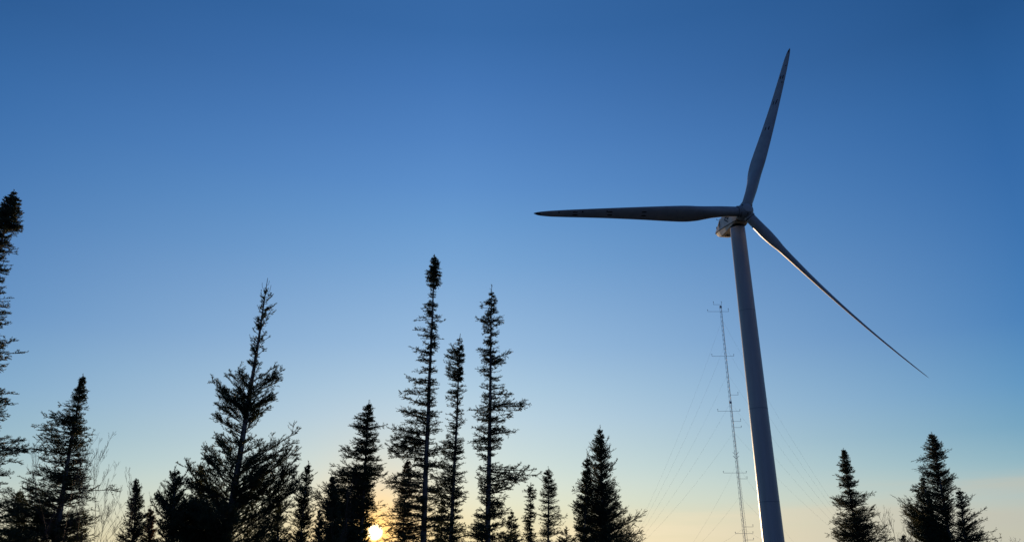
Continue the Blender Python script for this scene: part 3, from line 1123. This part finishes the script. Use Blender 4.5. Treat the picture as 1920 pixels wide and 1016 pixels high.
make_tree('young_spruce', 'narrow spruce pressed against the left side of the broad dark spruce', 'tree', 30.5, (1096, 1016), (1101, 850),
          [(858, 1097, 1106), (868, 1092, 1110), (880, 1091, 1112), (892, 1090, 1114), (905, 1080, 1114), (925, 1078, 1114), (950, 1072, 1118), (985, 1078, 1118), (1016, 1066, 1120)],
          S(up=26, tip=34, dens=44, tlen=.32, clump=5, gap=.15, nl=.028, nw=.0085), 51, trunk_r=.07)
make_tree('young_spruce', 'slim spruce merging with the left boughs of the tallest spruce on the right', 'tree', 37.0, (1752, 1016), (1729, 888),
          [(895, 1725, 1733), (910, 1720, 1738), (925, 1716, 1742), (940, 1712, 1748), (960, 1704, 1750), (985, 1712, 1756), (1016, 1716, 1764)],
          S(up=26, tip=32, dens=40, tlen=.3, clump=5, gap=.15, nl=.034, nw=.010), 52, trunk_r=.07)
make_tree('spruce_tree', 'compact dark spruce standing alone, first to the right of the turbine tower', 'tree', 44.0, (1607, 1016), (1581, 839),
          [(843, 1578, 1584), (850, 1577, 1589), (860, 1572, 1594), (868, 1571, 1594), (876, 1574, 1600), (882, 1574, 1602), (890, 1566, 1597), (898, 1570, 1612), (907, 1568, 1607), (917, 1574, 1608), (926, 1568, 1618), (933, 1556, 1620), (945, 1553, 1625), (955, 1562, 1638), (964, 1565, 1634), (972, 1560, 1636), (982, 1572, 1644), (990, 1568, 1650), (1000, 1555, 1658), (1016, 1560, 1662)],
          FARD, 27, extra=((1643, 926, 6, 2), (1551, 1004, 2, 3), (1667, 1000, 8, 2), (1562, 890, 12)), trunk_r=.12, clubs=((842, 880, 1.2),))
make_tree('spruce_tree', 'tallest spruce on the right, spreading dark crown with spiky left boughs', 'tree', 38.0, (1783, 1016), (1747, 809),
          [(814, 1743, 1751), (820, 1739, 1756), (827, 1737, 1762), (838, 1732, 1770), (846, 1738, 1768), (855, 1732, 1770), (864, 1722, 1772), (872, 1728, 1778), (884, 1720, 1782), (895, 1728, 1790), (904, 1724, 1790), (915, 1718, 1788), (926, 1712, 1790), (936, 1708, 1788), (950, 1702, 1786), (965, 1700, 1788), (985, 1706, 1790), (1000, 1708, 1795), (1016, 1712, 1800)],
          S(up=20, tip=26, dens=56, shortp=.25, tlen=.28, tsp=.075, nl=.029, nw=.012, nstep=.010, ssp=.11, whorl=.4, clump=5, bare=.06), 28,
          extra=((1782, 840, 30, 3), (1713, 865, -14, 3), (1713, 882, -10, 2), (1730, 840, 5, 2), (1797, 892, 28, 3), (1786, 882, 35, 2), (1698, 952, 40, 3), (1706, 930, 30, 3)), trunk_r=.13, clubs=((812, 850, 1),))
make_tree('spruce_tree', 'shorter spruce with swept right boughs, overlapping the tallest one on the right', 'tree', 36.0, (1812, 1016), (1800, 915),
          [(920, 1796, 1804), (928, 1793, 1818), (936, 1792, 1824), (946, 1794, 1828), (956, 1796, 1836), (968, 1795, 1842), (982, 1795, 1850), (998, 1792, 1856), (1016, 1790, 1862)],
          S(up=24, tip=22, dens=60, shortp=.25, tlen=.24, tsp=.070, nl=.028, nw=.011, nstep=.010, ssp=.11, whorl=.36, clump=5, bare=.06), 29,
          extra=((1834, 924, 30, 2), (1851, 954, 30, 2), (1853, 974, 22, 2), (1864, 998, 10, 3), (1877, 1008, 4, 2)), trunk_r=.10)


for (lab, d, bx, tx, ty, wl, wr, sd, up) in (
        ('bushy young fir filling the gap behind the left boughs of the upswept fir', 22.0, 378, 376, 866, 32, 34, 41, 30),
        ('low young fir under the right boughs of the upswept fir', 22.5, 520, 523, 934, 26, 30, 42, 28),
        ('low spruce between the small pointed fir and the sapling beside the sun spruce', 24.0, 598, 600, 955, 20, 22, 43, 22),
        ('broad bushy spruce merging with the left skirt of the spruce by the sun', 25.2, 648, 650, 925, 40, 34, 48, 14),
        ('low dark spruce at the foot of the two middle tall spruces', 31.0, 826, 828, 930, 26, 30, 44, 8),
        ('low dark spruce at the right foot of the ragged tall spruce', 29.0, 958, 960, 955, 24, 24, 45, 10),
        ('low dark fir in the gap left of the broad twin-topped spruce', 34.0, 1062, 1062, 985, 22, 22, 46, 25),
        ('low bushy spruce at the far left behind the skirt of the narrow-spired spruce', 25.0, 30, 38, 915, 40, 34, 47, 12)):
    hh = 1016 - ty
    make_tree('young_conifer', lab, 'tree', d, (bx, 1016), (tx, ty), [(ty + hh * q + 3, tx - wl * g_, tx + wr * g_) for q, g_ in
              ((.02, .05), (.15, .25), (.3, .45), (.45, .55), (.6, .75), (.8, .9), (1.0, 1.15))], S(up=up, tip=up + 6, dens=34, tlen=.36, tup=.15, gap=.12), sd, trunk_r=.067)


# ------------------------------------------------------------------ bare saplings
def bare_sapling(name, label, d, x0, xt, yt, seed, spread=.5, depth=4, m=M_red, r0=.016, group=None, cat='sapling', dens=9, y0=1016):
    rng = random.Random(seed)
    A = at(x0, y0, d)
    B = at(xt, yt, d)
    sl = (B.x - A.x) / max(.3, (B.z - A.z))
    X0 = A.x - sl * A.z
    H = B.z
    root = empty(name, (X0, d, 0), label, cat, group)
    mb_ = MB()
    mt = MB()

    def rec(tgt, p, dr, L, r, lev):
        pts = [p]
        rr = [r]
        q = p.copy()
        dd = dr.copy()
        n = 6 if lev < 2 else 4
        for i in range(n):
            dd = (dd + Vector((rng.gauss(0, .09), rng.gauss(0, .09), rng.gauss(.04, .06)))).normalized()
            q = q + dd * (L / n)
            pts.append(q.copy())
            rr.append(max(.0019, r * (1 - .75 * (i + 1) / n)))
        tgt.tube(pts, rr, 5 if lev < 2 else 3, False)
        if lev < depth:
            k = dens if lev == 0 else rng.randint(4, 6)
            for j in range(k):
                t = rng.uniform(.35 if lev == 0 else .2, .95)
                i = min(n - 1, int(t * n))
                b = pts[i].lerp(pts[i + 1], t * n - i)
                a = rng.uniform(0, 6.28)
                sd = Vector((math.cos(a), math.sin(a), 0))
                nd = (dd * 1.0 + sd * rng.uniform(.35, .9) * spread * 2 + Vector((0, 0, .35))).normalized()
                rec(mt, b, nd, L * (1 - t * .55) * rng.uniform(.28, .5), r * .5 * (1 - t * .4), lev + 1)
    rec(mb_, Vector((0, 0, 0)), Vector((sl, 0, 1)).normalized(), H, r0, 0)
    mb_.build('stem', m, root, True)
    mt.build('twigs', m, root)
    return root


SG = 'bare leafless saplings in front of the trees'
sap = [('slender bare sapling with fine twigs right of the wide-skirted spruce', 21.0, 168, 182, 838, 1, .45, 3),
       ('bare sapling whose twigs fan out over the pale sky, left of the thin spruce', 21.5, 212, 228, 885, 2, .5, 3),
       ('leaning bare sapling whose twigs reach right above the thin spruce', 22.0, 232, 268, 896, 3, .5, 3),
       ('reddish bare sapling in front of the left skirt of the wide-skirted spruce', 19.5, 100, 116, 838, 4, .25, 2),
       ('thin reddish stem in front of the trunk of the wide-skirted spruce', 19.8, 130, 140, 850, 5, .25, 2),
       ('forked reddish stem on the right flank of the wide-skirted spruce', 20.0, 150, 160, 868, 6, .3, 3),
       ('low bare sapling at the right foot of the wide-skirted spruce', 20.4, 186, 200, 915, 7, .5, 3),
       ('short brown bare stem at the far left bottom corner', 20.4, 40, 62, 925, 8, .4, 3),
       ('thin bare stem in front of the dense spruce by the sun', 18.0, 632, 648, 905, 9, .3, 2)]
for (lab, d, x0, xt, yt, sd, spd, dep) in sap:
    bare_sapling('bare_sapling', lab, d, x0, xt, yt, sd, spd, dep, r0=.008, group=SG, dens=15)
sap2 = [('low bare shrub right of the compact lone spruce', 40.0, 1664, 1660, 966, 21), ('bare shrub in the gap between the lone spruce and the tallest right spruce', 39.5, 1680, 1678, 972, 22),
        ('taller bare shrub with an upright twig left of the tallest right spruce', 39.0, 1686, 1693, 955, 23), ('low spreading bare shrub against the foot of the tallest right spruce', 39.0, 1698, 1702, 985, 24),
        ('faint low shrub near the bottom right corner', 45.0, 1886, 1888, 1003, 25), ('last low shrub in the bottom right corner', 45.0, 1905, 1908, 1006, 26)]
for (lab, d, x0, xt, yt, sd) in sap2:
    bare_sapling('bare_shrub', lab, d, x0, xt, yt, sd, .6, 3, r0=.02, group='bare shrubs low on the right', cat='shrub', dens=12)
make_tree('young_spruce', 'tiny dark spruce tip left of the foot of the tallest right spruce', 'tree', 40.0, (1694, 1016), (1694, 1000),
          [(1003, 1692, 1697), (1016, 1682, 1706)], S(up=20, tip=25, dens=26, tlen=.3, nl=.034, nw=.011, nstep=.018, ssp=.12, tsp=.07), 31, trunk_r=.05)
print('TRIS', sum(k for _, k, _ in TRI_COUNT), len(TRI_COUNT))
